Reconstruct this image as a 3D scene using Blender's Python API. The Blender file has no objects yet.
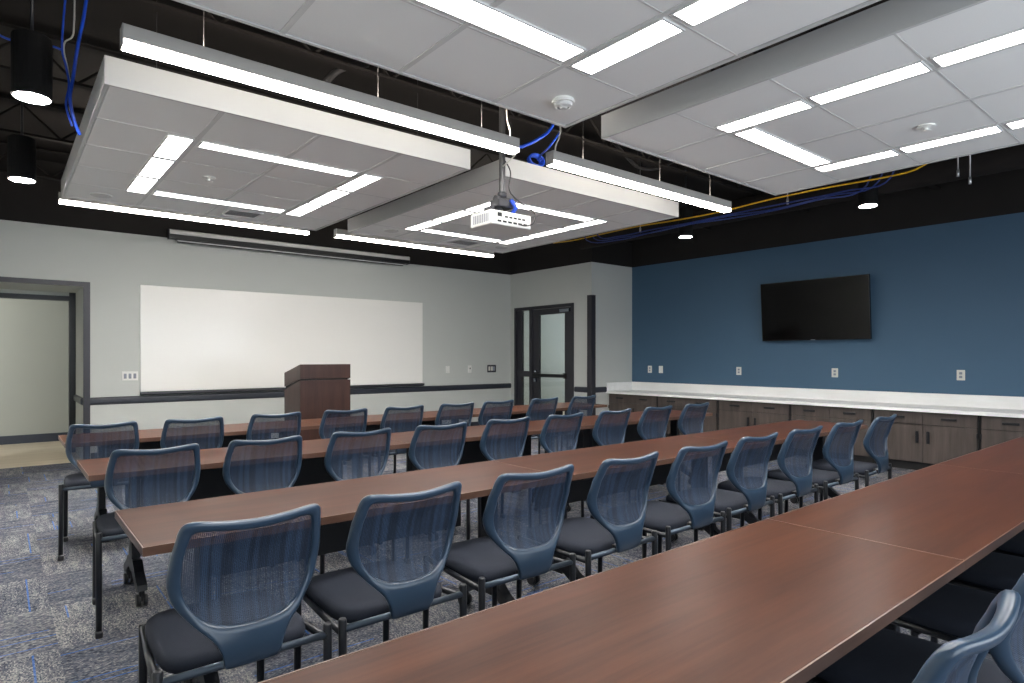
import bpy, bmesh, math, random
from mathutils import Vector, Matrix
R = math.radians
random.seed(7)
scn = bpy.context.scene
COL = scn.collection
# ------------------------------------------------------------------ helpers
def lin(c):
    return tuple(((v/255)/12.92 if v/255 <= .04045 else ((v/255+.055)/1.055)**2.4) for v in c)

class N:
    """small node builder"""
    def __init__(s, name):
        s.m = bpy.data.materials.new(name); s.m.use_nodes = True
        s.t = s.m.node_tree; s.t.nodes.clear()
        s.out = s.t.nodes.new('ShaderNodeOutputMaterial')
    def n(s, typ, ins=None, **kw):
        nd = s.t.nodes.new(typ)
        for k, v in kw.items(): setattr(nd, k, v)
        for k, v in (ins or {}).items(): s.set(nd, k, v)
        return nd
    def set(s, nd, k, v):
        sock = nd.inputs[k]
        if isinstance(v, bpy.types.NodeSocket): s.t.links.new(v, sock)
        elif isinstance(v, bpy.types.Node): s.t.links.new(v.outputs[0], sock)
        else:
            if sock.type == 'RGBA' and len(v) == 3: v = (*v, 1)
            sock.default_value = v
    def math(s, op, a, b=0.0, c=None):
        nd = s.t.nodes.new('ShaderNodeMath'); nd.operation = op
        s.set(nd, 0, a); s.set(nd, 1, b)
        if c is not None: s.set(nd, 2, c)
        return nd.outputs[0]
    def mix(s, f, a, b, blend='MIX'):
        nd = s.t.nodes.new('ShaderNodeMix'); nd.data_type = 'RGBA'; nd.blend_type = blend
        s.set(nd, 0, f); s.set(nd, 6, a); s.set(nd, 7, b)
        return nd.outputs[2]
    def ramp(s, f, stops):
        nd = s.t.nodes.new('ShaderNodeValToRGB'); s.set(nd, 0, f)
        e = nd.color_ramp.elements
        while len(e) < len(stops): e.new(.5)
        for x, (p, c) in zip(e, stops):
            x.position = p; x.color = (*c, 1) if len(c) == 3 else c
        return nd.outputs[0]
    def coord(s, scale=(1, 1, 1), kind='Object', loc=(0, 0, 0)):
        tc = s.t.nodes.new('ShaderNodeTexCoord')
        mp = s.n('ShaderNodeMapping', {'Vector': tc.outputs[kind], 'Scale': scale, 'Location': loc})
        return mp.outputs[0]
    def noise(s, vec, scale=5, detail=3, rough=.5):
        return s.n('ShaderNodeTexNoise', {'Vector': vec, 'Scale': scale, 'Detail': detail, 'Roughness': rough}).outputs[0]
    def bump(s, h, strength=.2, dist=.005):
        return s.n('ShaderNodeBump', {'Height': h, 'Strength': strength, 'Distance': dist}).outputs[0]
    def bsdf(s, **kw):
        p = s.n('ShaderNodeBsdfPrincipled')
        for k, v in kw.items(): s.set(p, k.replace('_', ' '), v)
        s.t.links.new(p.outputs[0], s.out.inputs[0]); return p

def plain(name, rgb, rough=.5, metal=0.0, var=.06, scale=30, bump=0.0, spec=.5):
    b = N(name); c = lin(rgb)
    nz = b.noise(b.coord(), scale, 3)
    col = b.mix(nz, tuple(v*(1-var) for v in c), tuple(min(1, v*(1+var)) for v in c))
    kw = dict(Base_Color=col, Roughness=rough, Metallic=metal)
    p = b.bsdf(**kw); b.set(p, 'Specular IOR Level', spec)
    if bump: b.set(p, 'Normal', b.bump(b.noise(b.coord(), scale*6, 2), bump, .002))
    return b.m

def wood(name, dark, light, axis, rough=.35, gs=1.0, spec=.5):
    b = N(name)
    sc = [9, 9, 9]; sc[axis] = .9
    v = b.coord(tuple(q*gs for q in sc))
    n1 = b.noise(v, 1.6, 6, .6)
    sc2 = [60, 60, 60]; sc2[axis] = 2.0
    n2 = b.noise(b.coord(tuple(q*gs for q in sc2)), 1.5, 3, .6)
    f = b.math('ADD', b.math('MULTIPLY', n1, .75), b.math('MULTIPLY', n2, .3))
    col = b.ramp(f, [(.34, lin(dark)), (.72, lin(light))])
    p = b.bsdf(Base_Color=col, Roughness=rough, Normal=b.bump(n2, .04, .001))
    b.set(p, 'Specular IOR Level', spec)
    return b.m

def emit(name, rgb, strength):
    b = N(name)
    e = b.n('ShaderNodeEmission', {'Color': rgb, 'Strength': strength})
    b.t.links.new(e.outputs[0], b.out.inputs[0]); return b.m

def emit_lens(name, rgb, strength, power=1.0, floor=.12):
    """downlight optics: intensity falls off away from the lens normal"""
    b = N(name)
    g = b.n('ShaderNodeNewGeometry')
    d = b.n('ShaderNodeVectorMath', {0: g.outputs['Incoming'], 1: g.outputs['Normal']}, operation='DOT_PRODUCT').outputs['Value']
    d = b.math('POWER', b.math('MAXIMUM', d, 0.0), power)
    st = b.math('MULTIPLY', b.math('ADD', b.math('MULTIPLY', d, 1-floor), floor), strength)
    e = b.n('ShaderNodeEmission', {'Color': rgb, 'Strength': st})
    b.t.links.new(e.outputs[0], b.out.inputs[0]); return b.m

class MB:
    """mesh builder: collects shapes for ONE mesh object"""
    def __init__(s): s.bm = bmesh.new(); s.mi = 0
    def _faces(s, fs):
        for f in fs: f.material_index = s.mi
    def box(s, x0, x1, y0, y1, z0, z1, bev=0.0, seg=2, rot=None):
        r = bmesh.ops.create_cube(s.bm, size=1)
        vs = r['verts']
        for v in vs:
            v.co = Vector(((x0+x1)/2+v.co.x*(x1-x0), (y0+y1)/2+v.co.y*(y1-y0), (z0+z1)/2+v.co.z*(z1-z0)))
        fs = list({f for v in vs for f in v.link_faces}); s._faces(fs)
        if bev:
            es = list({e for v in vs for e in v.link_edges})
            rr = bmesh.ops.bevel(s.bm, geom=es, offset=bev, segments=seg, affect='EDGES', profile=.5)
            s._faces(rr['faces']); vs = list({v for f in rr['faces'] for v in f.verts} | {v for v in vs if v.is_valid})
        if rot is not None:
            bmesh.ops.transform(s.bm, matrix=rot, verts=vs)
        return s
    def tube(s, pts, r, seg=10, cap=True, closed=False):
        pts = [Vector(p) for p in pts]; n = len(pts); rings = []
        rr = r if isinstance(r, (list, tuple)) else [r]*n
        up = None
        for i in range(n):
            if closed: t = pts[(i+1) % n]-pts[i-1]
            else: t = pts[min(i+1, n-1)]-pts[max(i-1, 0)]
            t.normalize()
            if up is None:
                up = Vector((0, 0, 1)) if abs(t.z) < .9 else Vector((1, 0, 0))
            a = up-t*up.dot(t)
            if a.length < 1e-5: a = t.orthogonal()
            a.normalize(); up = a; b = t.cross(a)
            rings.append([s.bm.verts.new(pts[i]+(a*math.cos(2*math.pi*k/seg)+b*math.sin(2*math.pi*k/seg))*rr[i]) for k in range(seg)])
        fs = []
        for i in range(n if closed else n-1):
            A, B = rings[i], rings[(i+1) % n]
            for k in range(seg):
                fs.append(s.bm.faces.new((A[k], A[(k+1) % seg], B[(k+1) % seg], B[k])))
        for f in fs: f.smooth = True
        if cap and not closed:
            fs.append(s.bm.faces.new(list(reversed(rings[0])))); fs.append(s.bm.faces.new(rings[-1]))
        s._faces(fs); return s
    def cyl(s, c0, c1, r, seg=20): return s.tube([c0, c1], r, seg)
    def lathe(s, prof, c=(0, 0, 0), seg=24):
        rings = []
        for (r, z) in prof:
            rings.append([s.bm.verts.new((c[0]+r*math.cos(2*math.pi*k/seg), c[1]+r*math.sin(2*math.pi*k/seg), c[2]+z)) for k in range(seg)])
        fs = []
        for A, B in zip(rings, rings[1:]):
            for k in range(seg): fs.append(s.bm.faces.new((A[k], A[(k+1) % seg], B[(k+1) % seg], B[k])))
        fs.append(s.bm.faces.new(list(reversed(rings[0])))); fs.append(s.bm.faces.new(rings[-1]))
        s._faces(fs); return s
    def prism(s, poly, axis, a0, a1):
        """poly in the two other axes, extruded along axis (0 x, 1 y, 2 z)"""
        def mk(p, a):
            q = [p[0], p[1]]; q.insert(axis, a); return s.bm.verts.new(q)
        A = [mk(p, a0) for p in poly]; B = [mk(p, a1) for p in poly]; n = len(poly)
        fs = [s.bm.faces.new(list(reversed(A))), s.bm.faces.new(B)]
        for i in range(n): fs.append(s.bm.faces.new((A[i], A[(i+1) % n], B[(i+1) % n], B[i])))
        s._faces(fs); return s
    def build(s, name, mats, parent=None, loc=None, smooth=False, rotz=0):
        bmesh.ops.recalc_face_normals(s.bm, faces=s.bm.faces[:])
        if smooth:
            for f in s.bm.faces: f.smooth = True
        me = bpy.data.meshes.new(name); s.bm.to_mesh(me); s.bm.free()
        for m in (mats if isinstance(mats, (list, tuple)) else [mats]): me.materials.append(m)
        o = bpy.data.objects.new(name, me); COL.objects.link(o)
        if smooth:
            for p in me.polygons: p.use_smooth = True
        if parent: o.parent = parent
        if loc: o.location = loc
        if rotz: o.rotation_euler.z = rotz
        return o

def tag(o, label=None, cat=None, group=None, kind=None):
    if label: o['label'] = label
    if cat: o['category'] = cat
    if group: o['group'] = group
    if kind: o['kind'] = kind
    return o
def empty(name, loc, label, cat, group=None, rotz=0):
    o = bpy.data.objects.new(name, None); COL.objects.link(o)
    o.empty_display_size = .1
    o.location = loc; o.rotation_euler.z = rotz
    return tag(o, label, cat, group)
def copy_tree(o, loc, rotz=0, label=None, parent=None):
    c = o.copy(); COL.objects.link(c)
    if parent is None:
        c.location = loc; c.rotation_euler.z = rotz
        if label: c['label'] = label
    else: c.parent = parent
    for ch in [x for x in o.children]: copy_tree(ch, None, parent=c)
    return c
def struct(mb, name, mats): return tag(mb.build(name, mats), kind='structure')
ORD = ['first', 'second', 'third', 'fourth', 'fifth', 'sixth', 'seventh', 'eighth', 'ninth', 'tenth']
def cr(pts, sub=3, closed=True):
    """catmull-rom through pts"""
    n = len(pts); out = []
    for i in range(n if closed else n-1):
        P = [Vector(pts[(i+k) % n]) if closed else Vector(pts[max(0, min(n-1, i+k))]) for k in (-1, 0, 1, 2)]
        for j in range(sub):
            t = j/sub
            out.append(.5*((2*P[1])+(P[2]-P[0])*t+(2*P[0]-5*P[1]+4*P[2]-P[3])*t*t+(3*P[1]-P[0]-3*P[2]+P[3])*t**3))
    if not closed: out.append(Vector(pts[-1]))
    return out
def interp(tab, x):
    if x <= tab[0][0]: return tab[0][1]
    for (a, va), (b, vb) in zip(tab, tab[1:]):
        if x <= b:
            t = (x-a)/(b-a); t = t*t*(3-2*t)*.5+t*.5
            return va+(vb-va)*t
    return tab[-1][1]

WORLD_E, EXPO = 1.6, 1.56
# ------------------------------------------------------------------ camera (level, lens shift up)
FPX, YAW, HCAM = 622.76, .68856, 1.33
SY, CY = math.sin(YAW), math.cos(YAW)
cam = bpy.data.cameras.new('camera'); co = bpy.data.objects.new('camera', cam); COL.objects.link(co)
co.location = (0, 0, HCAM); co.rotation_euler = (R(90), 0, -YAW)
cam.sensor_width = 36; cam.lens = FPX/1024*36; cam.shift_y = (357.0-341.5)/1024
cam.clip_start = .02
scn.camera = co
scn.view_settings.view_transform = 'Standard'
try: scn.view_settings.look = 'None'
except Exception: pass
scn.view_settings.gamma = 1; scn.view_settings.use_curve_mapping = False
scn.view_settings.exposure = EXPO
w = bpy.data.worlds.new('world'); scn.world = w; w.use_nodes = True
w.node_tree.nodes['Background'].inputs[0].default_value = (.84, .92, 1.0, 1)
w.node_tree.nodes['Background'].inputs[1].default_value = WORLD_E
scn.cycles.use_denoising = True
scn.cycles.max_bounces = 10; scn.cycles.diffuse_bounces = 6; scn.cycles.transparent_max_bounces = 16
scn.cycles.sample_clamp_indirect = 4

# ------------------------------------------------------------------ room numbers
XL, XR = -.75, 8.924           # left wall, blue wall
YF, YB, YK = 9.59, 7.393, -1.7  # front wall, face of the corner bump, wall behind the camera
XC = 7.853                     # bump side wall with the glazed door
ZP, ZD = 2.965, 3.75            # painted height, black deck
PANEL_E, PEND_E, DOWN_E = 17.0, 14.0, 300.0

# ------------------------------------------------------------------ materials
M = {}
M['wall_grey'] = plain('painted wall grey', (201, 204, 200), .75, var=.015, scale=3, bump=.05, spec=.3)
M['wall_blue'] = plain('painted wall blue', (68, 97, 122), .6, var=.02, scale=3, bump=.05, spec=.35)
M['wall_black'] = plain('matt black paint', (40, 38, 37), .85, var=.1, scale=4, spec=.2)
M['deck'] = plain('black painted deck', (34, 31, 30), .9, var=.2, scale=5, spec=.2)
M['fascia'] = plain('white fascia', (198, 198, 197), .55, var=.01, spec=.4)
M['tile'] = plain('mineral fibre tile', (240, 240, 238), .9, var=.03, scale=180, bump=.15, spec=.15)
M['tbar'] = plain('white tee bar', (214, 214, 212), .5, var=.01)
M['diffuser'] = emit_lens('lit opal diffuser', (1, .975, .94, 1), PANEL_E)
M['pend_lens'] = emit('lit pendant lens', (1, .95, .88, 1), PEND_E)
M['down_lens'] = emit_lens('lit downlight lens', (1, .96, .9, 1), DOWN_E, 1.3, .03)
M['uplight'] = emit('lit upward pendant lens', (1, .90, .78, 1), 22.0)
M['alu'] = plain('pale aluminium', (190, 192, 194), .38, .85, var=.03)
M['housing'] = plain('white enamel', (214, 214, 213), .4, var=.01)
M['pend_body'] = plain('satin silver paint', (168, 166, 163), .45, var=.02)
M['chrome'] = plain('chromed steel', (150, 156, 166), .22, 1.0, var=.02)
M['darkmetal'] = plain('dark bronze metal', (52, 52, 58), .4, .2, var=.05)
M['rail'] = plain('charcoal rubber rail', (44, 48, 58), .4, var=.05)
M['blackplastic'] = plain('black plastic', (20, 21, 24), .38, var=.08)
M['down_can'] = plain('matt black can', (14, 14, 15), .8, spec=.2)
M['blackmetal'] = plain('black powder coat', (26, 28, 33), .35, .1, var=.06)
M['pole'] = plain('grey painted pole', (84, 84, 86), .4, .5)
M['rail_steel'] = plain('blued steel tube', (74, 84, 96), .34, .7, var=.03)
M['frame_blue'] = plain('slate blue nylon', (42, 60, 79), .28, var=.03, spec=.6)
M['seat'] = plain('charcoal seat fabric', (37, 41, 51), .85, var=.18, scale=260, bump=.2, spec=.25)
M['white'] = plain('white plastic', (236, 236, 232), .35, var=.01)
M['almond'] = plain('light plate plastic', (214, 212, 204), .4, var=.01)
M['greyplate'] = plain('grey socket insert', (140, 146, 158), .4, var=.02)
M['board'] = plain('glossy whiteboard', (250, 248, 243), .18, var=.006, scale=2)
M['walnut'] = wood('walnut laminate', (51, 28, 19), (78, 46, 32), 0, .32, .8, .07)
M['walnut_edge'] = wood('walnut edge band', (76, 52, 41), (104, 78, 64), 0, .3)
M['lectern'] = wood('espresso veneer', (44, 29, 26), (66, 45, 39), 2, .35, 1.0, .35)
M['cab'] = wood('grey ash veneer', (60, 53, 49), (88, 78, 73), 2, .5)
M['cabdark'] = plain('cabinet shadow gap black', (24, 23, 24), .7)
M['screen'] = plain('dark glass screen', (5, 5, 6), .1, var=.02, spec=.22)
M['bezel'] = plain('gloss black bezel', (10, 10, 11), .25)
M['cable_blue'] = plain('blue cable jacket', (20, 70, 190), .45)
M['cable_navy'] = plain('dark blue cable jacket', (22, 48, 118), .5)
M['cable_yellow'] = plain('yellow cable jacket', (225, 175, 25), .45)
M['cable_white'] = plain('white cable jacket', (200, 198, 190), .5)
M['cable_dark'] = plain('dark cable jacket', (58, 56, 56), .5)
M['olive'] = plain('painted wall olive grey', (156, 155, 144), .75, var=.02, scale=3)
M['corr_floor'] = wood('pale plank floor', (176, 160, 136), (206, 192, 168), 0, .4, .5)
M['grille'] = plain('vent slat grey', (150, 150, 150), .5)
# countertop: white with faint veins
b = N('white solid surface')
nz = b.noise(b.coord((3, .7, 3)), 2.2, 6, .65)
b.bsdf(Base_Color=b.ramp(nz, [(.4, lin((244, 244, 242))), (.62, lin((252, 252, 251)))]), Roughness=.3)
M['counter'] = b.m
# mesh fabric: woven blue-black yarn with see-through pores
b = N('woven chair mesh')
c = b.coord()
sx = b.n('ShaderNodeSeparateXYZ', {'Vector': c})
wx = b.math('SINE', b.math('MULTIPLY', sx.outputs[0], 1250))
wz = b.math('SINE', b.math('MULTIPLY', sx.outputs[2], 1500))
hole = b.math('MULTIPLY', b.math('GREATER_THAN', wx, -.35), b.math('GREATER_THAN', wz, -.25))
rib = b.noise(b.coord((60, 1, 1.5)), 1, 2)
yarn = b.ramp(rib, [(.35, lin((26, 38, 56))), (.65, lin((44, 62, 86)))])
p = b.n('ShaderNodeBsdfPrincipled', {'Base Color': yarn, 'Roughness': .6})
tr = b.n('ShaderNodeBsdfTransparent')
mx = b.n('ShaderNodeMixShader', {0: b.math('MULTIPLY', hole, .66), 1: p, 2: tr})
b.t.links.new(mx.outputs[0], b.out.inputs[0])
M['mesh'] = b.m
# glass
b = N('clear door glass')
g = b.n('ShaderNodeBsdfGlossy', {'Color': (1, 1, 1), 'Roughness': .02})
tr = b.n('ShaderNodeBsdfTransparent', {'Color': (.72, .75, .76)})
lw = b.n('ShaderNodeLayerWeight', {'Blend': .5})
fr = b.math('ADD', b.math('MULTIPLY', b.math('POWER', lw.outputs['Facing'], 5.0), .9), .04)
mx = b.n('ShaderNodeMixShader', {0: fr, 1: tr, 2: g})
b.t.links.new(mx.outputs[0], b.out.inputs[0])
M['glass'] = b.m
# carpet tiles, quarter turned
def carpet():
    b = N('carpet tile')
    T = .61
    c = b.coord(loc=(-.21+20*T, -3.5+20*T, 0))
    s = b.n('ShaderNodeSeparateXYZ', {'Vector': c})
    X, Y = s.outputs[0], s.outputs[1]
    ix = b.math('FLOOR', b.math('DIVIDE', X, T)); iy = b.math('FLOOR', b.math('DIVIDE', Y, T))
    par = b.math('MODULO', b.math('ADD', ix, iy), 2.0)
    fl = lambda a, bb: b.math('ADD', b.math('MULTIPLY', a, b.math('SUBTRACT', 1.0, par)), b.math('MULTIPLY', bb, par))
    U = fl(Y, X)      # along the yarn rows
    V = fl(X, Y)      # across them
    tid = b.n('ShaderNodeCombineXYZ', {0: ix, 1: iy, 2: 0.0})
    rnd = b.n('ShaderNodeTexWhiteNoise', {'Vector': tid}, noise_dimensions='3D')
    rv = rnd.outputs[0]
    off = b.math('MULTIPLY', rv, 37.0)
    # yarn rows
    row = b.math('FLOOR', b.math('MULTIPLY', V, 210))
    vec = b.n('ShaderNodeCombineXYZ', {0: b.math('MULTIPLY', U, 70), 1: b.math('MULTIPLY', row, 3.7), 2: off})
    fleck = b.noise(vec, 1.0, 1, .5)
    big = b.noise(b.n('ShaderNodeCombineXYZ', {0: b.math('MULTIPLY', U, 3.5), 1: b.math('MULTIPLY', V, 17), 2: off}), 1.0, 4, .6)
    f = b.math('ADD', b.math('MULTIPLY', fleck, .74), b.math('MULTIPLY', big, .38))
    f = b.math('ADD', f, b.math('MULTIPLY', b.math('SUBTRACT', par, .5), -.045))
    f = b.math('ADD', f, b.math('MULTIPLY', b.math('SUBTRACT', rv, .5), .06))
    col = b.ramp(f, [(.36, lin((32, 36, 48))), (.50, lin((68, 72, 84))), (.60, lin((98, 99, 104))), (.75, lin((152, 149, 145)))])
    # occasional blue lines along the rows
    lane = b.math('FLOOR', b.math('MULTIPLY', V, 120))
    lv = b.n('ShaderNodeTexWhiteNoise', {'Vector': b.n('ShaderNodeCombineXYZ', {0: lane, 1: off, 2: 3.0})}, noise_dimensions='3D').outputs[0]
    seg = b.noise(b.n('ShaderNodeCombineXYZ', {0: b.math('MULTIPLY', U, 1.6), 1: lane, 2: off}), 1.0, 1)
    blue = b.math('MULTIPLY', b.math('GREATER_THAN', lv, .95), b.math('GREATER_THAN', seg, .50))
    blue = b.math('MULTIPLY', blue, b.math('GREATER_THAN', fleck, .30))
    col = b.mix(b.math('MULTIPLY', blue, .65), col, lin((44, 96, 168)))
    ribh = b.math('SINE', b.math('MULTIPLY', V, 210*2*math.pi))
    h = b.math('ADD', b.math('MULTIPLY', ribh, .3), fleck)
    p = b.bsdf(Base_Color=col, Roughness=.95, Normal=b.bump(h, .35, .004))
    b.set(p, 'Specular IOR Level', .1)
    return b.m
M['carpet'] = carpet()

# ------------------------------------------------------------------ setting
TH = .12
def wall(name, mats, boxes):
    """boxes: (x0,x1,y0,y1,z0,z1,material index)"""
    mb = MB()
    for q in boxes:
        mb.mi = q[6]; mb.box(*q[:6])
    return struct(mb, name, mats)
struct(MB().box(XL-TH, XR+TH, YK-TH, YF, -.1, 0), 'floor', M['carpet'])
struct(MB().box(XL-TH, XR+2.2, YK-TH, YF+3, ZD, ZD+.1), 'ceiling', M['deck'])
DX0, DX1, DZ = -.30, .822, 2.225      # left portal opening in the front wall
wall('wall_front', [M['wall_grey'], M['wall_black']], [
    (XL-TH, DX0, YF, YF+1.0, 0, ZP, 0), (DX1, 1.1, YF, YF+1.0, 0, ZP, 0), (DX0, DX1, YF, YF+1.0, DZ, ZP, 0),
    (1.1, XC+.0, YF, YF+TH, 0, ZP, 0),
    (XL-TH, XC, YF, YF+TH, ZP, ZD, 1)])
wall('wall_left', [M['wall_grey'], M['wall_black']], [(XL-TH, XL, YK-TH, YF, 0, ZP, 0), (XL-TH, XL, YK-TH, YF, ZP, ZD, 1)])
WIN_FILL = [(-.45, 1.65), (1.85, 3.95), (4.15, 6.25)]  # unseen windows, added to brighten cloud undersides and chair backs
WZ0, WZ1 = .35, 2.75
qs = [(XL, XR, YK-TH, YK, 0, WZ0, 0), (XL, XR, YK-TH, YK, WZ1, ZP, 0), (XL, XR, YK-TH, YK, ZP, ZD, 1)]
xe = XL
for a, b_ in WIN_FILL: qs.append((xe, a, YK-TH, YK, WZ0, WZ1, 0)); xe = b_
qs.append((xe, XR, YK-TH, YK, WZ0, WZ1, 0))
wall('wall_back', [M['wall_grey'], M['wall_black']], qs)
for i, (a, b_) in enumerate(WIN_FILL):
    f = MB(); y0_, y1_ = YK-TH+.02, YK-.02
    f.box(a, a+.05, y0_, y1_, WZ0, WZ1); f.box(b_-.05, b_, y0_, y1_, WZ0, WZ1)
    f.box(a+.05, b_-.05, y0_, y1_, WZ0, WZ0+.05); f.box(a+.05, b_-.05, y0_, y1_, WZ1-.05, WZ1)
    f.box((a+b_)/2-.02, (a+b_)/2+.02, y0_, y1_, WZ0+.05, WZ1-.05)
    struct(f, f'window_fill_{i+1}', M['darkmetal'])
    l = bpy.data.lights.new('window_fill_portal', 'AREA'); l.shape = 'RECTANGLE'; l.size = b_-a; l.size_y = WZ1-WZ0; l.cycles.is_portal = True
    o = bpy.data.objects.new('window_fill_portal', l); COL.objects.link(o)
    o.location = ((a+b_)/2, YK-TH, (WZ0+WZ1)/2); o.rotation_euler = (R(90), 0, 0)
wall('wall_right', [M['wall_blue'], M['wall_black']], [(XR, XR+TH, YK, YB+TH, 0, ZP, 0), (XR, XR+TH, YK, YB+TH, ZP, ZD, 1)])
def yAt(u, X=XC):
    a = (u-512)/FPX; return X*(CY-a*SY)/(SY+a*CY)
Y0, Y1, ZT = 7.815, 9.449, 2.29
wall('wall_corner', [M['wall_grey'], M['wall_black']], [
    (XC, XR, YB, YB+TH, 0, ZP, 0), (XC, XC+TH, YB+TH, Y0, 0, ZP, 0), (XC, XC+TH, Y1, YF+TH, 0, ZP, 0), (XC, XC+TH, Y0, Y1, ZT, ZP, 0),
    (XC, XR, YB, YB+TH, ZP, ZD, 1), (XC, XC+TH, YB+TH, YF+TH, ZP, ZD, 1)])
# spaces beyond the two openings
struct(MB().box(-3.0, 2.2, YF, 12.3, -.1, -.001), 'floor_corridor', M['corr_floor'])
wall('wall_corridor', [M['olive']], [(-3.0, 2.2, 12.2, 12.3, 0, 2.7, 0), (-3.1, -3.0, YF+1, 12.3, 0, 2.7, 0), (2.2, 2.3, YF+1, 12.3, 0, 2.7, 0)])
struct(MB().box(-3.0, 2.2, YF+1.0, 12.3, 2.7, 2.75), 'ceiling_corridor', M['tile'])
struct(MB().box(-3.0, 2.2, 12.185, 12.2, 0, .13), 'baseboard_corridor', M['rail'])
struct(MB().box(XC, 10.9, YB+TH, 12.0, -.1, -.001), 'floor_hall', M['corr_floor'])
wall('wall_hall', [M['wall_grey']], [(10.8, 10.9, YB+TH, 12.0, 0, 2.7, 0), (XC, 10.9, 12.0, 12.1, 0, 2.7, 0), (XR, 10.9, YB, YB+TH, 0, 2.7, 0)])
struct(MB().box(XC+TH, 10.9, YB+TH, 12.0, 2.7, 2.75), 'ceiling_hall', M['tile'])
def area(name, loc, sx, sy, power, col=(1, .95, .88)):
    l = bpy.data.lights.new(name, 'AREA'); l.shape = 'RECTANGLE'; l.size = sx; l.size_y = sy; l.energy = power; l.color = col
    o = bpy.data.objects.new(name, l); COL.objects.link(o); o.location = loc
    return o
# baseboards and chair rails
bb = MB(); bb.box(.90, XC, YF-.012, YF, 0, .1); struct(bb, 'baseboard_front', M['rail'])
bb = MB(); bb.box(XL, XL+.012, YK, YF, 0, .1); struct(bb, 'baseboard_left', M['rail'])
bb = MB(); bb.box(XC, XC+.38, YB-.012, YB, 0, .1); bb.box(XC-.012, XC, YB, Y0-.07, 0, .1); struct(bb, 'baseboard_corner', M['rail'])
RZ0, RZ1 = .712, .810
rprof = [(0, RZ0), (.022, RZ0+.012), (.026, RZ0+.03), (.026, RZ1-.03), (.022, RZ1-.012), (0, RZ1)]
struct(MB().prism([(YF-d, z) for d, z in rprof], 0, .894, XC), 'trim_1', M['rail'])
struct(MB().prism([(XC-d, z) for d, z in rprof], 1, YB, Y0-.03), 'trim_2', M['rail'])
struct(MB().prism([(YB-d, z) for d, z in rprof], 0, XC, XC+.36), 'trim_3', M['rail'])
# corner guard
struct(MB().box(XC-.031, XC-.0, YB-.03, YB+.075, 0, 2.395).box(XC, XC+.07, YB-.031, YB, 0, 2.395), 'trim_4', M['darkmetal'])
# portal on the left
f = MB()
f.box(DX1, .894, YF-.03, YF, 0, 2.285); f.box(DX0-.072, DX0, YF-.03, YF, 0, 2.285); f.box(DX0, DX1, YF-.03, YF, DZ, 2.285)
d1 = struct(f, 'door_1', M['darkmetal'])
f = MB(); yq = YF+1.0
f.box(DX1-.075, DX1, yq, yq+.12, 0, DZ); f.box(DX0, DX0+.075, yq, yq+.12, 0, DZ); f.box(DX0+.075, DX1-.075, yq, yq+.12, DZ-.115, DZ-.05)
struct(f, 'door_2', M['blackmetal'])
struct(MB().box(DX0+.075, DX1-.075, yq+.01, yq+.12, DZ-.05, DZ), 'trim_6', M['wall_grey'])
struct(MB().prism([(DX1-d, z) for d, z in rprof], 1, YF+.02, yq), 'trim_5', M['rail'])
# glazed door on the right
f = MB(); t0, t1 = XC-.02, XC+.1
yA, yBn = yAt(533), yAt(530)
f.box(t0, t1, Y1-.06, Y1, 0, ZT); f.box(t0, t1, Y0, Y0+.06, 0, ZT); f.box(t0, t1, Y0+.06, Y1-.06, ZT-.06, ZT)
f.box(t0, t1, yA, yBn, 0, ZT-.06)
f.box(t0+.02, t1-.02, yBn, Y1-.06, .95, 1.06); f.box(t0+.02, t1-.02, yBn, Y1-.06, 0, .1)
f.box(t0+.03, t1-.03, Y1-.19, Y1-.06, .1, ZT-.06)
d3 = struct(f, 'door_3', M['darkmetal'])
tag(MB().box(XC+.03, XC+.04, yBn, Y1-.19, .1, ZT-.06).build('pane', M['glass'], d3), kind='structure')
l0, l1 = Y0+.065, yA-.004
f = MB()
f.box(XC+.0, XC+.045, l1-.17, l1, .01, ZT-.065); f.box(XC+.0, XC+.045, l0, l0+.17, .01, ZT-.065)
f.box(XC+.0, XC+.045, l0+.17, l1-.17, ZT-.17, ZT-.065); f.box(XC+.0, XC+.045, l0+.17, l1-.17, .01, .25)
leaf = tag(f.build('door_leaf', M['darkmetal'], d3), kind='structure')
MB().box(XC+.018, XC+.026, l0+.17, l1-.17, .25, ZT-.17).build('pane', M['glass'], leaf)
MB().box(XC-.07, XC-.03, l0+.12, l1-.04, .955, 1.02, .008).box(XC-.04, XC, l1-.14, l1-.05, .94, 1.04, .006).box(XC-.04, XC, l0+.12, l0+.18, .94, 1.04, .006).build('push_bar', M['blackplastic'], leaf)
MB().box(XC-.05, XC, l1-.11, l1-.06, .86, .93, .004).cyl((XC-.03, l1-.085, 1.06), (XC-.002, l1-.085, 1.06), .025).build('lock', M['chrome'], leaf)
MB().box(XC-.05, XC-.001, l0+.02, l0+.26, ZT-.15, ZT-.09, .006).build('door_closer', M['chrome'], leaf)

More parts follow.
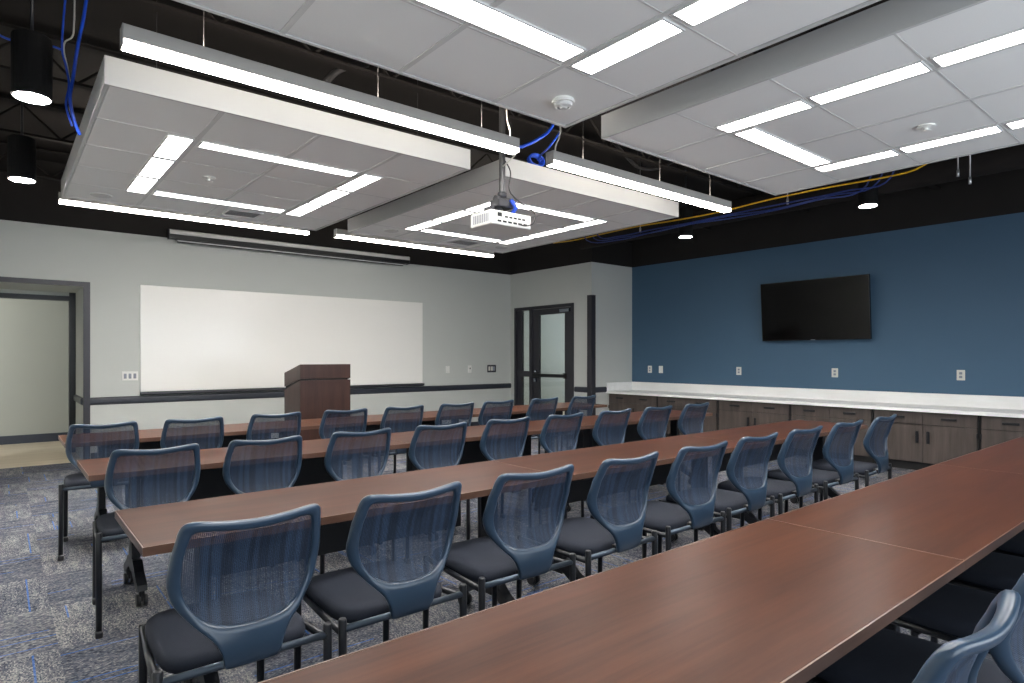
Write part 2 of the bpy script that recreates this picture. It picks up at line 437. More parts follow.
# ------------------------------------------------------------------ hanging ceiling clouds
CZ = 2.81
LC = 3.09
def rect_cloud(name_label, x0, y0, k):
    W, L = 2.43*k, LC*k
    root = empty('ceiling_cloud', (x0, y0, CZ), name_label, 'ceiling', 'suspended ceiling clouds')
    f = MB(); t = .02; h = .155
    f.box(0, W, 0, t, 0, h); f.box(0, W, L-t, L, 0, h); f.box(0, t, t, L-t, 0, h); f.box(W-t, W, t, L-t, 0, h)
    f.build('fascia', M['fascia'], root)
    xs = [0.0, .605*k, 1.215*k, 1.825*k, W]; ys = [0, .62*k, 1.24*k, 1.865*k, 2.49*k, L]
    p = MB()
    for a, bb_ in zip(xs, xs[1:]):
        for c_, d_ in zip(ys, ys[1:]):
            p.box(max(a, t)+.006, min(bb_, W-t)-.006, max(c_, t)+.004, min(d_, L-t)-.004, .006, .03, .003, 1)
    p.build('tile_panel', M['tile'], root)
    g = MB()
    for a in xs[1:-1]: g.box(a-.014, a+.014, t, L-t, .002, .04)
    for c_ in ys[1:-1]: g.box(t, W-t, c_-.005, c_+.005, .004, .04)
    g.build('grid', M['tbar'], root)
    # hanger wires
    for (a, c_) in ((.3, .3), (W-.3, .3), (.3, L-.3), (W-.3, L-.3)):
        MB().cyl((a, c_, .03), (a, c_, ZD-CZ), .0025, 6).build('hanger_wire', M['cable_dark'], root)
    return root
def strip_light(x0, x1, y0, y1, label):
    o = empty('recessed_light', (x0, y0, CZ), label, 'ceiling light', 'recessed strip lights in the ceiling clouds')
    w_, l_ = x1-x0, y1-y0; e = .010
    f = MB()
    f.box(-e, w_+e, -e, 0, -.003, .04); f.box(-e, w_+e, l_, l_+e, -.003, .04); f.box(-e, 0, 0, l_, -.003, .04); f.box(w_, w_+e, 0, l_, -.003, .04)
    f.build('frame', M['housing'], o)
    MB().box(.002, w_-.002, .002, l_-.002, -.0005, .02).build('diffuser', M['diffuser'], o)
CL = [('front left', 'white ceiling cloud hanging nearest the whiteboard, front left', .4385, 4.003, 1.0, 0),
      ('front right', 'white ceiling cloud hanging behind the projector toward the glazed door', 3.195, 3.965, .967, 1),
      ('rear left', 'white ceiling cloud overhead with the smoke detector under it', .395, -.20, 1.0, 2),
      ('rear right', 'white ceiling cloud hanging overhead beside the blue wall, near right', 3.15, -.10, .963, 3)]
for nm, lab, x0, y0, k, ci in CL:
    rect_cloud(lab, x0, y0, k)
    W = 2.43*k; L = LC*k
    segs = [(.655, 1.20), (1.26, 1.83), (1.89, 2.45)]
    for side, (a, bb_) in (('left', (.436, .58)), ('right', (1.85, 1.994))):
        for i, (c_, d_) in enumerate(segs):
            wh = ('nearest', 'middle', 'farthest')[i]
            strip_light(x0+a*k, x0+bb_*k, y0+c_*k, y0+d_*k, f'{wh} short strip light on the {side} side of the {nm} ceiling cloud')
    for side, (c_, d_) in (('near', (.655, .782)), ('far', (2.30, 2.44))):
        strip_light(x0+.645*k, x0+1.78*k, y0+c_*k, y0+d_*k, f'long strip light along the {side} side of the {nm} ceiling cloud')
    # return-air vent
    if ci in (0, 1, 2):
        vx, vy = ((1.33, 2.60) if ci < 2 else (1.38, 1.45))
        o = empty('ceiling_vent', (x0+vx*k, y0+vy*k, CZ), f'small louvred air vent in the {nm} ceiling cloud', 'vent', 'ceiling vents')
        f = MB(); f.box(0, .34, 0, .02, -.004, .03); f.box(0, .34, .28, .30, -.004, .03); f.box(0, .02, .02, .28, -.004, .03); f.box(.32, .34, .02, .28, -.004, .03)
        f.build('frame', M['housing'], o)
        MB().box(.02, .32, .02, .28, .012, .02).build('backing', M['cabdark'], o)
        for i in range(7):
            MB().box(.02, .32, -.012, .012, -.001, .001, rot=Matrix.Translation((0, .045+i*.035, .006)) @ Matrix.Rotation(R(35), 4, 'X')).build('slat', M['grille'], o)
def round_dev(name, x, y, label, prof, mat, cat, group=None):
    o = MB().lathe(prof).build(name, mat, None, (x, y, CZ)); return tag(o, label, cat, group)
sm = empty('smoke_detector', (2.515, 2.589, CZ), 'round white smoke detector under the rear left ceiling cloud', 'smoke detector')
MB().lathe([(.06, .006), (.066, -.004), (.064, -.016)], seg=28).build('base', M['white'], sm)
MB().lathe([(.052, -.016), (.05, -.034), (.034, -.040), (.03, -.03), (.018, -.046), (.002, -.048)], seg=28).build('sensor', M['housing'], sm)
for x, y, lab in ((1.337, 5.564, 'small white sprinkler head in the front left ceiling cloud'),
                  (4.60, 1.40, 'small white sprinkler head in the rear right ceiling cloud')):
    o = empty('ceiling_sprinkler', (x, y, CZ), lab, 'sprinkler', 'sprinkler heads')
    MB().lathe([(.05, .008), (.052, -.003), (.04, -.006)]).build('escutcheon', M['white'], o)
    MB().lathe([(.03, -.006), (.012, -.012), (.012, -.024), (.028, -.026), (.028, -.03), (.002, -.031)]).build('deflector', M['white'], o)
for x, y, lab in ((.72, 6.80, 'round speaker grille in the far left corner of the front left ceiling cloud'),
                  (3.55, 6.55, 'round speaker grille in the far left corner of the front right ceiling cloud'),
                  (5.25, 6.60, 'round speaker grille in the far right corner of the front right ceiling cloud')):
    round_dev('ceiling_speaker', x, y, lab, [(.085, .008), (.088, -.002), (.078, -.006), (.002, -.004)], M['tbar'], 'speaker', 'ceiling speakers')

# ------------------------------------------------------------------ linear pendants
def pendant(x0, x1, y, label, z=2.775):
    L = x1-x0
    o = empty('pendant_light', (x0, y, z), label, 'pendant light', 'linear pendant lights')
    MB().box(0, L, -.042, .042, .028, .098, .003, 1).box(-.004, 0, -.042, .042, .0, .098).box(L, L+.004, -.042, .042, 0, .098).build('housing', M['pend_body'], o)
    MB().box(0, L, -.04, .04, 0, .028, .004, 1).build('lens', M['pend_lens'], o)
    MB().box(.25, L-.05, -.03, .03, .0985, .101).build('uplight_lens', M['uplight'], o)
    for a in (.35, L*.55, L-.3):
        MB().cyl((a, 0, .098), (a, 0, ZD-z), .0018, 6).build('hanger_wire', M['cable_dark'], o)
    return o
pendant(.442, 2.83, 3.40, 'long lit pendant bar beside the front left ceiling cloud, nearer the camera')
pendant(3.15, 5.53, 3.385, 'long lit pendant bar right of the projector pole', 2.755)
pendant(.44, 2.87, 7.36, 'long lit pendant bar between the front left ceiling cloud and the front wall', 2.805)
pendant(3.18, 5.60, 7.27, 'long lit pendant bar between the front right ceiling cloud and the front wall', 2.80)
# ------------------------------------------------------------------ cylinder downlights
for x, y, z, r, lab in ((.142, 4.46, 2.8, .095, 'black cylinder downlight at upper left, the nearer of two'),
                     (.144, 6.58, 2.8, .095, 'black cylinder downlight at upper left, the farther of two'),
                     (6.49, 4.54, 2.8, .085, 'black cylinder downlight near the blue wall, farther one left of the screen'),
                     (6.53, 2.48, 2.8, .085, 'black cylinder downlight near the blue wall, above the right end of the screen')):
    o = empty('downlight', (x, y, z), lab, 'downlight', 'cylinder downlights')
    MB().lathe([(r-.008, .0), (r, .0), (r, .34), (r-.01, .35), (.01, .35)], seg=28).build('shade', M['down_can'], o)
    MB().lathe([(r-.01, -.003), (r-.01, .004), (.01, .004)], seg=28).build('lens', M['down_lens'], o)
    MB().cyl((0, 0, .35), (0, 0, ZD-z), .008, 8).build('stem', M['blackmetal'], o)

# ------------------------------------------------------------------ deck clutter: joists, duct, cables
for i, y in enumerate((-.6, 1.0, 2.6, 4.2, 5.8, 7.4, 9.0)):
    o = MB()
    o.box(XL, XR, y-.05, y+.05, 3.70, 3.72); o.box(XL, XR, y-.04, y+.04, 3.40, 3.42)
    n = 16; dx = (XR-XL)/n
    for j in range(n):
        a = XL+j*dx
        o.tube([(a, y, 3.42), (a+dx/2, y, 3.70), (a+dx, y, 3.42)], .012, 6)
    tag(o.build('roof_joist', M['deck']), 'black open-web roof joist crossing the dark ceiling above the hanging clouds', 'roof joist', 'black roof joists')
o = MB().tube(cr([(7.35, -1.5, 3.24), (7.4, 1.5, 3.24), (7.42, 4.5, 3.24), (7.4, 7.2, 3.24)], 4, False), .14, 18)
tag(o.build('air_duct', M['deck'], smooth=True), 'black round air duct running along the dark ceiling beside the blue wall', 'duct')
def cable(name, pts, r, mat, label, group=None, sub=6, seg=6):
    return tag(MB().tube(cr(pts, sub, False), r, seg).build(name, mat, smooth=True), label, 'cable', group)
# yellow cable and blue bundle parallel to the blue wall
ZT_ = 2.915
cx = 6.02
pts = [(cx, 6.4, ZT_+.02)] + [(cx+.02*math.sin(i*2.1), 6.0-i*.55, ZT_+.012*math.sin(i*1.3)) for i in range(7)] + [(cx+.01, 2.1, ZT_), (cx+.02, 1.88, ZT_+.03), (cx+.03, 1.78, ZT_+.14), (cx+.03, 1.75, 3.5)]
cable('data_cable', pts, .008, M['cable_yellow'], 'yellow data cable strung along the dark ceiling by the blue wall')
for i in range(3):
    dz = -.065-.016*i; dx_ = .03*(i % 2)
    pts = [(cx+dx_, 5.7+.1*i, ZT_+dz+.5), (cx+dx_, 5.55+.1*i, ZT_+dz+.06)] + [(cx+dx_+.03*math.sin(j*1.7+i), 5.2-j*.5, ZT_+dz+.010*math.sin(j*1.9+i*2)) for j in range(5)] + [(cx, 2.5+.12*i, ZT_+dz+.01), (cx+.01, 2.1+.1*i, ZT_+dz+.06), (cx+.02, 2.0+.1*i, 3.55)]
    cable('data_cable', pts, .007, M['cable_navy'], 'blue data cable in the bundle strung below the yellow cable', 'blue data cables by the blue wall')
for i, (y, zz) in enumerate(((4.9, 2.86), (3.05, 2.86), (1.62, 2.815), (1.538, 2.735))):
    o = empty('cable_hanger', (cx+.05+(.0 if i < 2 else 0), y, zz), ['rod hanger holding the cables near the front right cloud', 'rod hanger holding the cables beside the rear right cloud', 'short loose threaded rod hanging at upper right, left one', 'short loose threaded rod hanging at upper right, right one'][i], 'hanger', 'threaded rod hangers')
    MB().cyl((0, 0, 0), (0, 0, ZD-zz), .006, 8).build('rod', M['alu'], o)
    MB().tube([(0, 0, -.004), (0, 0, .05)], .011, 6).build('coupling', M['alu'], o)
# hanging blue and white cables at the upper left
def at(u, v, Y):
    a = (u-512)/FPX; d = Y/(CY-a*SY)
    return (d*(SY+a*CY), Y, HCAM+(357.0-v)/FPX*d)
cable('hanging_cable', [at(89, -22, 4.7), at(84, 15, 4.7), at(78, 45, 4.68), at(73, 78, 4.7), at(70, 98, 4.7), at(74, 120, 4.72), at(80, 135, 4.75)], .010, M['cable_blue'], 'thick blue cable dangling at upper left beside the front left cloud', 'dangling cables at upper left')
cable('hanging_cable', [at(66, -10, 4.72), at(62, 45, 4.72), at(66, 66, 4.72), at(69, 85, 4.72), at(66, 105, 4.72), at(72, 126, 4.72)], .006, M['cable_blue'], 'thin blue cable dangling left of the thick blue one', 'dangling cables at upper left')
cable('hanging_cable', [at(75, -20, 4.74), at(74, 25, 4.74), at(72, 37, 4.74), at(65, 42, 4.74), at(64, 52, 4.74), at(68, 70, 4.74), at(71, 92, 4.74), at(70, 110, 4.74), at(78, 128, 4.74)], .005, M['cable_white'], 'thin white cable dangling among the blue ones at upper left', 'dangling cables at upper left')
cable('hanging_cable', [at(-4, 33, 5.4), at(8, 39, 5.4), at(30, 44, 5.4), at(48, 45, 5.4), at(62, 50, 5.4)], .008, M['cable_blue'], 'blue cable crossing at the top left edge', 'dangling cables at upper left')
# cables around the projector pole
cable('data_cable', [at(556, 120, 3.62), at(548, 132, 3.62), at(535, 141, 3.62), at(524, 146, 3.64), at(516, 148, 3.68)], .013, M['cable_blue'], 'blue cable sagging behind the gap between the two near pendants', 'blue cables above the projector')
cable('data_cable', [at(560, 132, 3.6), at(550, 146, 3.6), at(541, 155, 4.0), at(538, 160, 4.12)], .009, M['cable_blue'], 'thin blue cable dropping to the coil above the projector', 'blue cables above the projector')
coil = MB()
c0 = Vector(at(537, 160, 4.12))
for k_ in range(3):
    pp = [c0+Vector((.085*math.cos(t_)*(1-.07*k_), .02*k_, .05*math.sin(t_)*(1-.1*k_))) for t_ in [i*math.pi/9 for i in range(18)]]
    coil.tube(pp, .011, 6, closed=True)
tag(coil.build('cable_coil', M['cable_blue'], smooth=True), 'coil of blue cable lying at the corner of the front right cloud', 'cable')
cable('power_cord', [at(507, 96, 3.40), at(507, 118, 3.40), at(510, 130, 3.40), at(510, 138, 3.40)], .006, M['cable_white'], 'white power cord dropping to the left near pendant', 'white pendant cords')
cable('power_cord', [at(560, 120, 3.385), at(560, 134, 3.385), at(556, 145, 3.385), at(555, 152, 3.385)], .006, M['cable_white'], 'white power cord dropping to the right near pendant', 'white pendant cords')
cable('power_cord', [at(518, 148, 3.5), at(515, 155, 3.55), at(508, 162, 3.6), at(503, 166, 3.7)], .005, M['cable_white'], 'short white cord between the left pendant and the pole', 'white pendant cords')
cable('flexible_conduit', [at(612, 140, 4.6), at(628, 158, 4.6), at(640, 168, 4.6), at(658, 168, 4.6), at(676, 160, 4.6)], .02, M['cable_dark'], 'dark flexible conduit sagging above the right near pendant')
cable('flexible_conduit', [at(326, 82, 4.4), at(336, 72, 4.4), at(350, 66, 4.4), at(368, 64, 4.4)], .025, M['cable_dark'], 'dark flexible conduit above the left near pendant')

# ------------------------------------------------------------------ projector
px, py = 2.96, 3.72
o = empty('projector', (px, py, 2.305), 'white ceiling projector on a grey pole', 'projector')
bx0, bx1, by0, by1, bh = -.195, .195, -.12, .14, .108
MB().box(bx0, bx1, by0, by1, 0, bh, .012, 3).build('body', M['white'], o)
g = MB()
for i in range(9): g.box(bx0-.002, bx0+.004, by0+.03+i*.022, by0+.042+i*.022, .022, .085)
g.build('side_grille', M['greyplate'], o)
MB().box(bx0+.06, bx0+.10, by0-.002, by0+.004, .062, .092).build('port', M['blackplastic'], o)
for i in range(5): MB().box(bx0+.13+i*.042, bx0+.158+i*.042, by0-.002, by0+.004, .06, .072).build('port', M['blackplastic'], o)
for i in range(6): MB().box(bx0+.06+i*.05, bx0+.095+i*.05, by0-.002, by0+.004, .022, .036).build('port', M['blackplastic'], o)
MB().lathe([(.04, 0), (.042, .03), (.03, .035), (.028, .01), (.002, .008)]).build('lens', M['blackplastic'], o, (.08, by1-.002, .055)).rotation_euler = (R(-90), 0, 0)
MB().box(-.10, .10, -.06, .10, bh, bh+.014, .003).box(-.13, -.10, -.04, .06, bh, bh+.05, .004).box(.07, .10, -.04, .06, bh, bh+.04, .004).tube([(-.02, .02, bh), (-.02, .02, bh+.1)], .035, 14).box(-.065, .085, -.05, .07, bh+.05, bh+.115, .012).tube([(-.05, .02, bh+.12), (.09, .02, bh+.12)], .028, 12).build('mount_bracket', M['darkmetal'], o)
MB().lathe([(.024, 0), (.024, 1.62)], seg=16).build('pole', M['pole'], o, (.02, .02, bh+.09))
MB().lathe([(.032, 0), (.036, .01), (.036, .03), (.03, .04)], seg=16).build('pole_collar', M['darkmetal'], o, (.02, .02, bh+.14))
MB().tube(cr([(.05, -.05, .11), (.07, -.08, .16), (.05, -.05, .22)], 5, False), .016, 8).build('network_lead', M['cable_blue'], o, smooth=True)
MB().tube(cr([(.02, -.02, .7), (-.03, -.02, .58), (.06, -.03, .45), (.05, -.03, .30), (.13, -.08, .20), (.21, -.14, .13), (.2, -.14, .05), (.12, -.135, .02), (.06, -.125, .03)], 5, False), .005, 6).build('video_lead', M['cable_dark'], o, smooth=True)

# ------------------------------------------------------------------ front wall fittings
SY0, SY1 = 9.36, 9.50
o = empty('projection_screen', (1.765, 9.43, 2.93), 'rolled-up projection screen in a long grey housing above the whiteboard', 'projection screen')
LW = 5.44-1.765
MB().prism([(-.06, .06), (.06, .06), (.06, .125), (-.03, .125), (-.06, .11)], 0, 0, LW).build('housing', M['housing'], o)
MB().prism([(-.045, 0), (.06, 0), (.06, .06), (-.045, .06)], 0, 0, LW).build('housing_shade', M['blackplastic'], o)  # lower half of the housing, its shade painted in as black
for a in (0, LW): MB().prism([(-.058, -.004), (.064, -.004), (.064, .13), (-.03, .13), (-.058, .103)], 0, a-.006, a+.006).build('end_cap', M['darkmetal'], o)
MB().box(.1, LW-.1, -.014, .012, -.028, -.012, .004).build('bottom_bar', M['housing'], o)
MB().box(.1, LW-.1, -.012, .010, -.042, -.028, .002).build('screen_hem', M['blackplastic'], o)
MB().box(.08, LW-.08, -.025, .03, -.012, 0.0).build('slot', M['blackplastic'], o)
for a in (.25, LW-.25): MB().box(a-.02, a+.02, .06, .155, .06, .10).build('bracket', M['darkmetal'], o)
o = empty('whiteboard', (1.45, YF, .865), 'wide frameless whiteboard mounted on the grey front wall', 'whiteboard')
MB().box(0, 4.366, -.022, -.002, 0, 1.43, .004, 1).build('panel', M['board'], o)
MB().prism([(-.002, -.002), (-.022, -.002), (-.07, -.012), (-.075, -.002), (-.078, -.03), (-.002, -.05)], 0, 0, 4.37).build('marker_tray', M['darkmetal'], o)
def plate(x, z, w_, h_, kind, label, cat, group, axis='y'):
    """wall plate on the front wall (axis y) or the blue wall (axis x)"""
    if axis == 'y': o = empty('switch_plate' if kind != 'socket' else 'wall_outlet', (x, YF, z), label, cat, group)
    else: o = empty('wall_outlet' if kind == 'socket' else 'wall_plate', (XR, x, z), label, cat, group, rotz=R(-90))
    MB().box(-w_/2, w_/2, -.008, -.0005, -h_/2, h_/2, .003, 2).build('cover_plate', M['white'] if kind != 'socket' else M['almond'], o)
    if kind == 'triple':
        for i in (-1, 0, 1): MB().box(i*.055-.016, i*.055+.016, -.014, -.007, -.033, .033, .003).build('rocker', M['greyplate'], o)
    elif kind == 'sensor':
        MB().box(-.022, .022, -.022, -.007, -.05, .045, .006).build('sensor_body', M['white'], o)
        MB().box(-.01, .01, -.024, -.02, .0, .03, .003).build('sensor_window', M['darkmetal'], o)
    elif kind == 'blank':
        MB().box(-.017, .017, -.011, -.007, -.034, .034, .002).build('insert', M['white'], o)
        for zz in (-.05, .05): MB().lathe([(.004, 0), (.004, .003), (.001, .0035)], seg=10).build('screw', M['chrome'], o, (0, -.008, zz))
    else:
        for zz in (-.022, .022):
            s_ = MB().box(-.016, .016, -.0105, -.007, zz-.015, zz+.015, .004).build('socket', M['greyplate'], o)
            MB().box(-.007, -.005, -.0115, -.0100, zz-.005, zz+.006).box(.005, .007, -.0115, -.0100, zz-.005, zz+.006).build('slots', M['blackplastic'], s_)
    return o
plate(1.335, 1.078, .185, .12, 'triple', 'white triple light switch between left doorway and whiteboard', 'light switch', 'front wall plates')
plate(6.356, 1.10, .085, .13, 'blank', 'plain white wall plate just right of the whiteboard', 'wall plate', 'front wall plates')
plate(6.852, 1.10, .085, .14, 'sensor', 'white wall sensor right of the plain plate on the front wall', 'wall sensor', 'front wall plates')
# audio-visual control plate
o = empty('control_plate', (7.376, YF, 1.105), 'dark audio visual wall plate near the corner of the front wall', 'wall plate', 'front wall plates')
MB().box(-.105, .105, -.01, -.0005, -.072, .072, .003).build('cover_plate', M['darkmetal'], o)
for a in (-.06, 0, .05): MB().box(a-.022, a+.022, -.014, -.008, -.04, .042, .003).build('insert', M['almond' if a < .04 else 'greyplate'], o)
for i, (yy, kd) in enumerate(((6.985, 'socket'), (6.747, 'blank'), (5.261, 'socket'), (3.813, 'socket'), (2.351, 'socket'))):
    plate(yy, 1.112, .085, .125, kd, ['power outlet on the blue wall, the one nearest the grey corner', 'blank plate on the blue wall right of the corner outlet', 'power outlet on the blue wall left of the television', 'power outlet on the blue wall below the television', 'power outlet on the blue wall farthest to the right'][i], 'outlet' if kd == 'socket' else 'wall plate', 'blue wall plates', 'x')

# ------------------------------------------------------------------ television
o = empty('television', (XR, 4.06, 1.99), 'large black flat television mounted on the blue wall', 'television', rotz=R(-90))
tilt = Matrix.Translation((0, -.13, 0)) @ Matrix.Rotation(R(4), 4, 'X')
def tv(mb): bmesh.ops.transform(mb.bm, matrix=tilt, verts=mb.bm.verts[:]); return mb
TW, THh = .75, .425
tv(MB().box(-TW, TW, -.02, .025, -THh, THh, .004).box(-.5, .5, .02, .055, -.3, .25, .01)).build('casing', M['bezel'], o)
tv(MB().box(-TW+.012, TW-.012, -.0225, -.019, -THh+.018, THh-.012)).build('screen', M['screen'], o)
tv(MB().box(-.03, .03, -.0235, -.02, -THh+.004, -THh+.012)).build('badge', M['greyplate'], o)
MB().box(-.3, .3, -.03, -.001, -.2, .2).box(-.2, -.15, -.12, -.03, -.15, .15).box(.15, .2, -.12, -.03, -.15, .15).build('wall_mount', M['blackmetal'], o)

# ------------------------------------------------------------------ base cabinets and worktop along the blue wall
XFc = 8.265
edges = [YB-.012, 6.33, 5.22, 4.12, 3.085, 2.01, .93, -.15]
CT0, CT1 = .695, .735
pos = ['farthest left, against the grey corner', 'second from the grey corner', 'third from the grey corner', 'fourth from the grey corner', 'fifth from the grey corner', 'sixth from the grey corner, at the right edge', 'seventh from the grey corner, beyond the frame']
for i, (ya, yb_) in enumerate(zip(edges, edges[1:])):
    if i > 5: continue
    Wd = ya-yb_
    o = empty('base_cabinet', (XFc, (ya+yb_)/2, 0), f'grey brown veneered base cabinet, {pos[i]}', 'cabinet', 'base cabinets along the blue wall', rotz=R(-90))
    h_ = Wd/2; dep = XR-XFc-.003
    MB().box(-h_+.003, h_-.003, 0.02, dep, .10, CT0-.001).build('carcass', M['cabdark'], o)
    MB().box(-h_+.003, h_-.003, .06, dep, 0, .10).build('toe_kick', M['cabdark'], o)
    gz = .545
    for s_ in (-1, 1):
        a0, a1 = (-h_+.02, -.002) if s_ < 0 else (.002, h_-.02)
        dr = MB().box(a0, a1, 0, .02, gz+.003, CT0-.006, .0015, 1).build('drawer', M['cab'], o)
        m = (a0+a1)/2
        MB().box(m-.075, m+.075, -.028, -.014, .610, .636, .004).box(m-.07, m-.058, -.018, 0, .62, .63).box(m+.058, m+.07, -.018, 0, .62, .63).build('handle', M['blackmetal'], dr)
        dn = MB().box(a0, a1, 0, .02, .105, gz-.003, .0015, 1).build('door', M['cab'], o)
        hx = -.055 if s_ < 0 else .055
        MB().box(hx-.015, hx+.015, -.028, -.014, .33, .47, .004).box(hx-.005, hx+.005, -.018, 0, .34, .352).box(hx-.005, hx+.005, -.018, 0, .448, .46).build('handle', M['blackmetal'], dn)
        ex = a0-.002 if s_ < 0 else a1+.002
        MB().cyl((ex, -.006, .43), (ex, -.006, .49), .007, 8).build('hinge', M['blackmetal'], dn)
o = empty('countertop', (XR, YB, CT0), 'long white countertop with backsplash along the blue wall', 'countertop')
MB().box(8.21-XR, -.003, edges[-1]-YB, -.003, 0, CT1-CT0, .003).build('slab', M['counter'], o)
MB().box(-.022, -.003, edges[-1]-YB, -.003, CT1-CT0, .185, .002).build('backsplash', M['counter'], o)
MB().box(8.215-XR, -.024, -.022, -.003, CT1-CT0, .185, .002).build('side_splash', M['counter'], o)

# ------------------------------------------------------------------ lectern
o = empty('lectern', (2.715, 7.2, 0), 'dark brown wooden lectern with sloped top before the whiteboard', 'lectern')
W_, D_ = .628, .52
zf, zb = 1.243, 1.135
MB().prism([(0, zf-.17), (D_, zb-.17), (D_, zb), (0, zf)], 0, 0, W_).build('sloped_top', M['lectern'], o)
MB().prism([(.012, 1.05), (D_-.012, 1.05-.105), (D_-.012, zb-.165), (.012, zf-.165)], 0, .012, W_-.03).build('shadow_gap', M['cabdark'], o)
MB().box(0, W_, 0, .022, .05, zf-.19).build('front_panel', M['lectern'], o)
for a in (0, W_-.022):
    MB().prism([(.022, .05), (D_, .05), (D_, .925), (.022, 1.05)], 0, a, a+.022).build('side_panel', M['lectern'], o)
MB().box(.022, W_-.022, .03, D_-.02, .05, .07).build('bottom_shelf', M['lectern'], o)
MB().box(.022, W_-.022, .03, D_-.02, .55, .57).build('shelf', M['lectern'], o)
for a in (.05, W_-.05):
    for c_ in (.05, D_-.05): MB().lathe([(.022, 0), (.022, .04), (.01, .05)], seg=12).build('caster', M['blackplastic'], o, (a, c_, 0))

# ------------------------------------------------------------------ training tables
TZ = .737
def make_table(L=1.8215, D=.60):
    o = empty('training_table', (0, 0, 0), '', 'table', 'walnut training tables')
    t = MB().box(0, L, 0, D, TZ-.03, TZ, .0025, 2).build('tabletop', M['walnut'], o)
    e = MB(); q = .004
    e.box(-q, L+q, -q, 0, TZ-.028, TZ+.0004); e.box(-q, L+q, D, D+q, TZ-.028, TZ+.0004); e.box(-q, 0, 0, D, TZ-.028, TZ+.0004); e.box(L, L+q, 0, D, TZ-.028, TZ+.0004)
    e.build('edge_band', M['walnut_edge'], t)
    MB().box(.27, L-.27, D-.09, D-.075, .43, TZ-.045, .002).build('modesty_panel', M['blackplastic'], o)
    MB().box(.24, L-.24, D/2-.02, D/2+.02, TZ-.07, TZ-.031).build('support_beam', M['blackmetal'], o)
    for x in (.24, L-.24):
        lg = MB().box(x-.022, x+.022, D/2-.045, D/2+.045, .13, TZ-.06, .006).box(x-.03, x+.03, .08, D-.08, TZ-.06, TZ-.031, .004).build('leg', M['blackmetal'], o)
        prof = [(.06, .085), (.10, .075), (.20, .12), (D/2-.05, .15), (D/2+.05, .15), (D-.20, .12), (D-.10, .075), (D-.06, .085), (D-.07, .115), (D-.16, .16), (D/2+.08, .21), (D/2-.08, .21), (.16, .16), (.07, .115)]
        MB().prism(prof, 0, x-.024, x+.024).build('foot', M['blackmetal'], lg)
        for c_ in (.085, D-.085):
            MB().tube([(x-.026, c_, .032), (x-.006, c_, .032)], .031, 16).tube([(x+.006, c_, .032), (x+.026, c_, .032)], .031, 16).box(x-.012, x+.012, c_-.02, c_+.02, .03, .085, .004).build('caster', M['blackplastic'], lg)
    return o
ROWY = [.565, 2.225, 3.745, 5.225]
ROWN = ['foreground row nearest the camera', 'second row from the camera', 'third row from the camera', 'front row nearest the whiteboard']
proto = None
for r, y in enumerate(ROWY):
    for i in range(3):
        lab = f'walnut training table, {("left", "middle", "right")[i]} one in the {ROWN[r]}'
        loc = (.347+i*1.83, y, 0)
        if proto is None:
            proto = make_table(); proto.location = loc; proto['label'] = lab
        else: copy_tree(proto, loc, 0, lab)

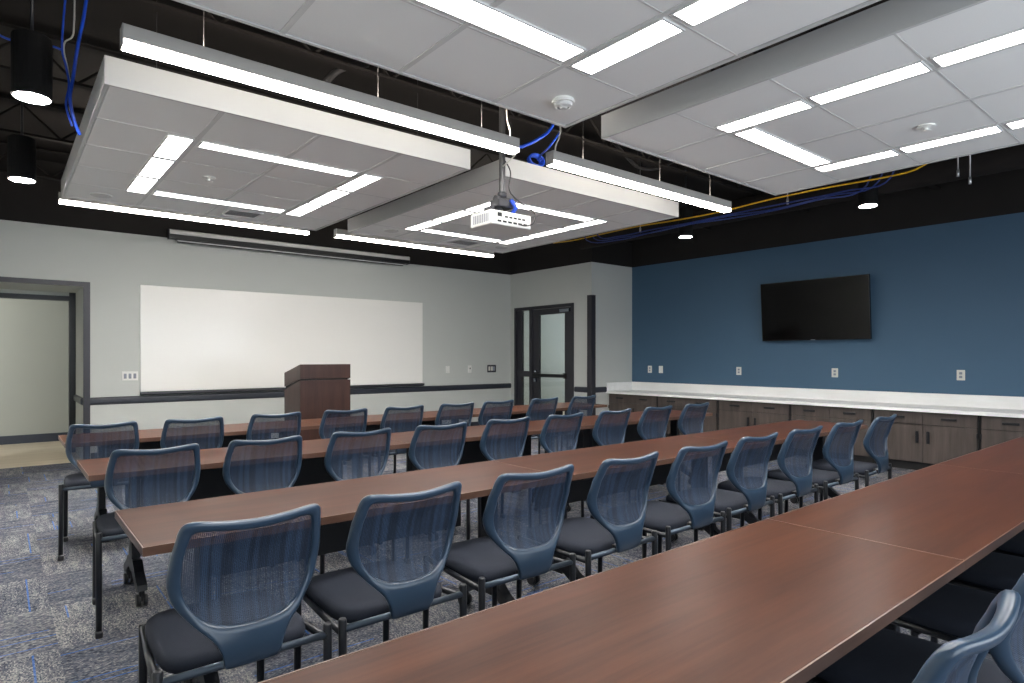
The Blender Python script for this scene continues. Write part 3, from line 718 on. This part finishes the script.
# ------------------------------------------------------------------ chairs
def make_chair():
    o = empty('stacking_chair', (0, 0, 0), '', 'chair', 'blue mesh-back stacking chairs')
    hw, yr, yf = .235, -.25, .245
    fw = .190
    # seat cushion: super-ellipse plan, domed
    s = MB(); nu = 40
    def ring(k, z, ins):
        out = []
        for i in range(nu):
            a = 2*math.pi*i/nu; ca, sa = math.cos(a), math.sin(a); e_ = .42
            x = (.212-ins)*math.copysign(abs(ca)**e_, ca); y = .015+(.235-ins)*math.copysign(abs(sa)**e_, sa)
            if y > 0: x *= 1-.06*y/.24
            out.append(s.bm.verts.new((x, y, z-.012*(max(0, y-.12)/.12)**2)))
        return out
    rings = [ring(0, .440, .02), ring(0, .445, .004), ring(0, .462, 0), ring(0, .480, .004), ring(0, .491, .018), ring(0, .496, .05), ring(0, .498, .11), ring(0, .497, .17)]
    for A, B in zip(rings, rings[1:]):
        for k in range(nu): s.bm.faces.new((A[k], A[(k+1) % nu], B[(k+1) % nu], B[k]))
    s.bm.faces.new(list(reversed(rings[0]))); s.bm.faces.new(rings[-1])
    s.build('seat', M['seat'], o, smooth=True)
    # seat frame
    MB().tube([(-hw, yr, .448), (-hw+.02, 0, .442), (-fw, yf, .436)], .011).tube([(hw, yr, .448), (hw-.02, 0, .442), (fw, yf, .436)], .011).tube([(-fw-.01, .12, .428), (fw+.01, .12, .428)], .010).build('seat_frame', M['blackmetal'], o)
    MB().tube([(-hw, yr, .462), (hw, yr, .462)], .0115).build('back_rail', M['rail_steel'], o)
    for sx_ in (-1, 1):
        for yy, zt in ((yr, .497), (yf, .448)):
            lx = sx_*(hw if yy < 0 else fw)
            lg = MB().tube([(lx, yy+(.008 if yy > 0 else -.004), .035), (lx, yy, zt-.006), (lx, yy, zt)], [.0135, .0135, .011], 12).build('leg', M['blackmetal'], o)
            MB().box(lx-.016, lx+.016, yy-.022, yy+.022, .0, .034, .008, 3).build('glide', M['blackplastic'], lg)
    # backrest
    outer = [(0, .456), (.045, .456), (.073, .461), (.080, .495), (.101, .54), (.150, .592), (.193, .648), (.210, .705), (.208, .775), (.200, .83), (.194, .865), (.185, .884), (.160, .892), (.09, .885), (0, .880)]
    inner = [(0, .577), (.04, .578), (.08, .584), (.108, .595), (.134, .612), (.155, .637), (.170, .668), (.179, .715), (.178, .775), (.171, .822), (.166, .845), (.159, .856), (.142, .861), (.08, .855), (0, .850)]
    def full(h): return h+[(-x, z) for x, z in reversed(h[1:-1])]
    O = cr([(x, z, 0) for x, z in full(outer)], 3); I = cr([(x, z, 0) for x, z in full(inner)], 3)
    yc = [(.44, -.274), (.50, -.286), (.56, -.283), (.62, -.276), (.70, -.283), (.78, -.300), (.84, -.315), (.90, -.332)]
    kk = [(.44, 0), (.52, .02), (.60, .05), (.68, .056), (.78, .045), (.90, .028)]
    def surf(x, z): return interp(yc, z)+interp(kk, z)*(x/.2)**2
    f = MB(); nseg = 12; n = len(O); rg = []
    for i in range(n):
        r_ = []
        wd = (O[i]-I[i]).length
        for k in range(nseg):
            a = 2*math.pi*k/nseg
            q = I[i].lerp(O[i], .5+.5*math.copysign(abs(math.cos(a))**.7, math.cos(a)))
            t_ = .0155 if wd < .06 else .011
            r_.append(f.bm.verts.new((q.x, surf(q.x, q.y)+t_*math.copysign(abs(math.sin(a))**.8, math.sin(a)), q.y)))
        rg.append(r_)
    for i in range(n):
        A, B = rg[i], rg[(i+1) % n]
        for k in range(nseg): f.bm.faces.new((A[k], A[(k+1) % nseg], B[(k+1) % nseg], B[k]))
    f.build('back_frame', M['frame_blue'], o, smooth=True)
    ms = MB(); c0_ = Vector((0, .72, 0)); rr = []
    for t_ in (1.03, .8, .6, .4, .2):
        r_ = []
        for i in range(n):
            q = c0_.lerp(I[i], t_); r_.append(ms.bm.verts.new((q.x, surf(q.x, q.y)+.03*max(0, 1-t_*t_), q.y)))
        rr.append(r_)
    for A, B in zip(rr, rr[1:]):
        for i in range(n): ms.bm.faces.new((A[i], A[(i+1) % n], B[(i+1) % n], B[i]))
    cv = ms.bm.verts.new((0, surf(0, .72)+.03, .72))
    for i in range(n): ms.bm.faces.new((rr[-1][i], rr[-1][(i+1) % n], cv))
    ms.build('back_mesh', M['mesh'], o, smooth=True)
    # bracket that grips the rail
    MB().box(-.06, .06, yr-.026, yr+.02, .452, .486, .008).build('bracket', M['blackplastic'], o)
    return o
CH = []
rows = [(2.13, [.558, 1.077, 1.65, 2.187, 2.781, 3.343, 3.905, 4.52, 5.15], 1),
        (3.775, [.594, 1.139, 1.695, 2.272, 2.846, 3.405, 3.99, 4.56, 5.15], 2),
        (5.255, [.552, 1.10, 1.69, 2.272, 2.833, 3.40, 3.905, 4.54, 5.15], 3)]
protoc = None
ro = random.Random(3)
def put_chair(x, y, rz, lab):
    global protoc
    if protoc is None:
        protoc = make_chair(); protoc.location = (x, y, 0); protoc.rotation_euler.z = rz; protoc['label'] = lab
    else: copy_tree(protoc, (x, y, 0), rz, lab)
for y, xs, r in rows:
    for k, x in enumerate(xs):
        put_chair(x, y+ro.uniform(-.012, .012), R(ro.uniform(-2, 2)), f'blue mesh-back chair, {ORD[k]} from the left at the {ROWN[r]}')
FX = [1.30, 1.93, 2.53, 3.12, 3.72, 4.32]
for k, x in enumerate(FX):
    put_chair(x, .615, R(ro.uniform(-1, 1)), f'blue mesh-back chair tucked under the foreground table row, {ORD[k-1]} beyond the corner chair' if k else 'blue mesh-back chair whose top rail fills the lower right corner')

# ------------------------------------------------------------------ unseen lamps added to light the neighbouring spaces
area('corridor_fill', (-.6, 11.4, 2.68), 1.2, .6, 3.3)
area('hall_fill', (9.6, 9.6, 2.68), .6, .6, 13)
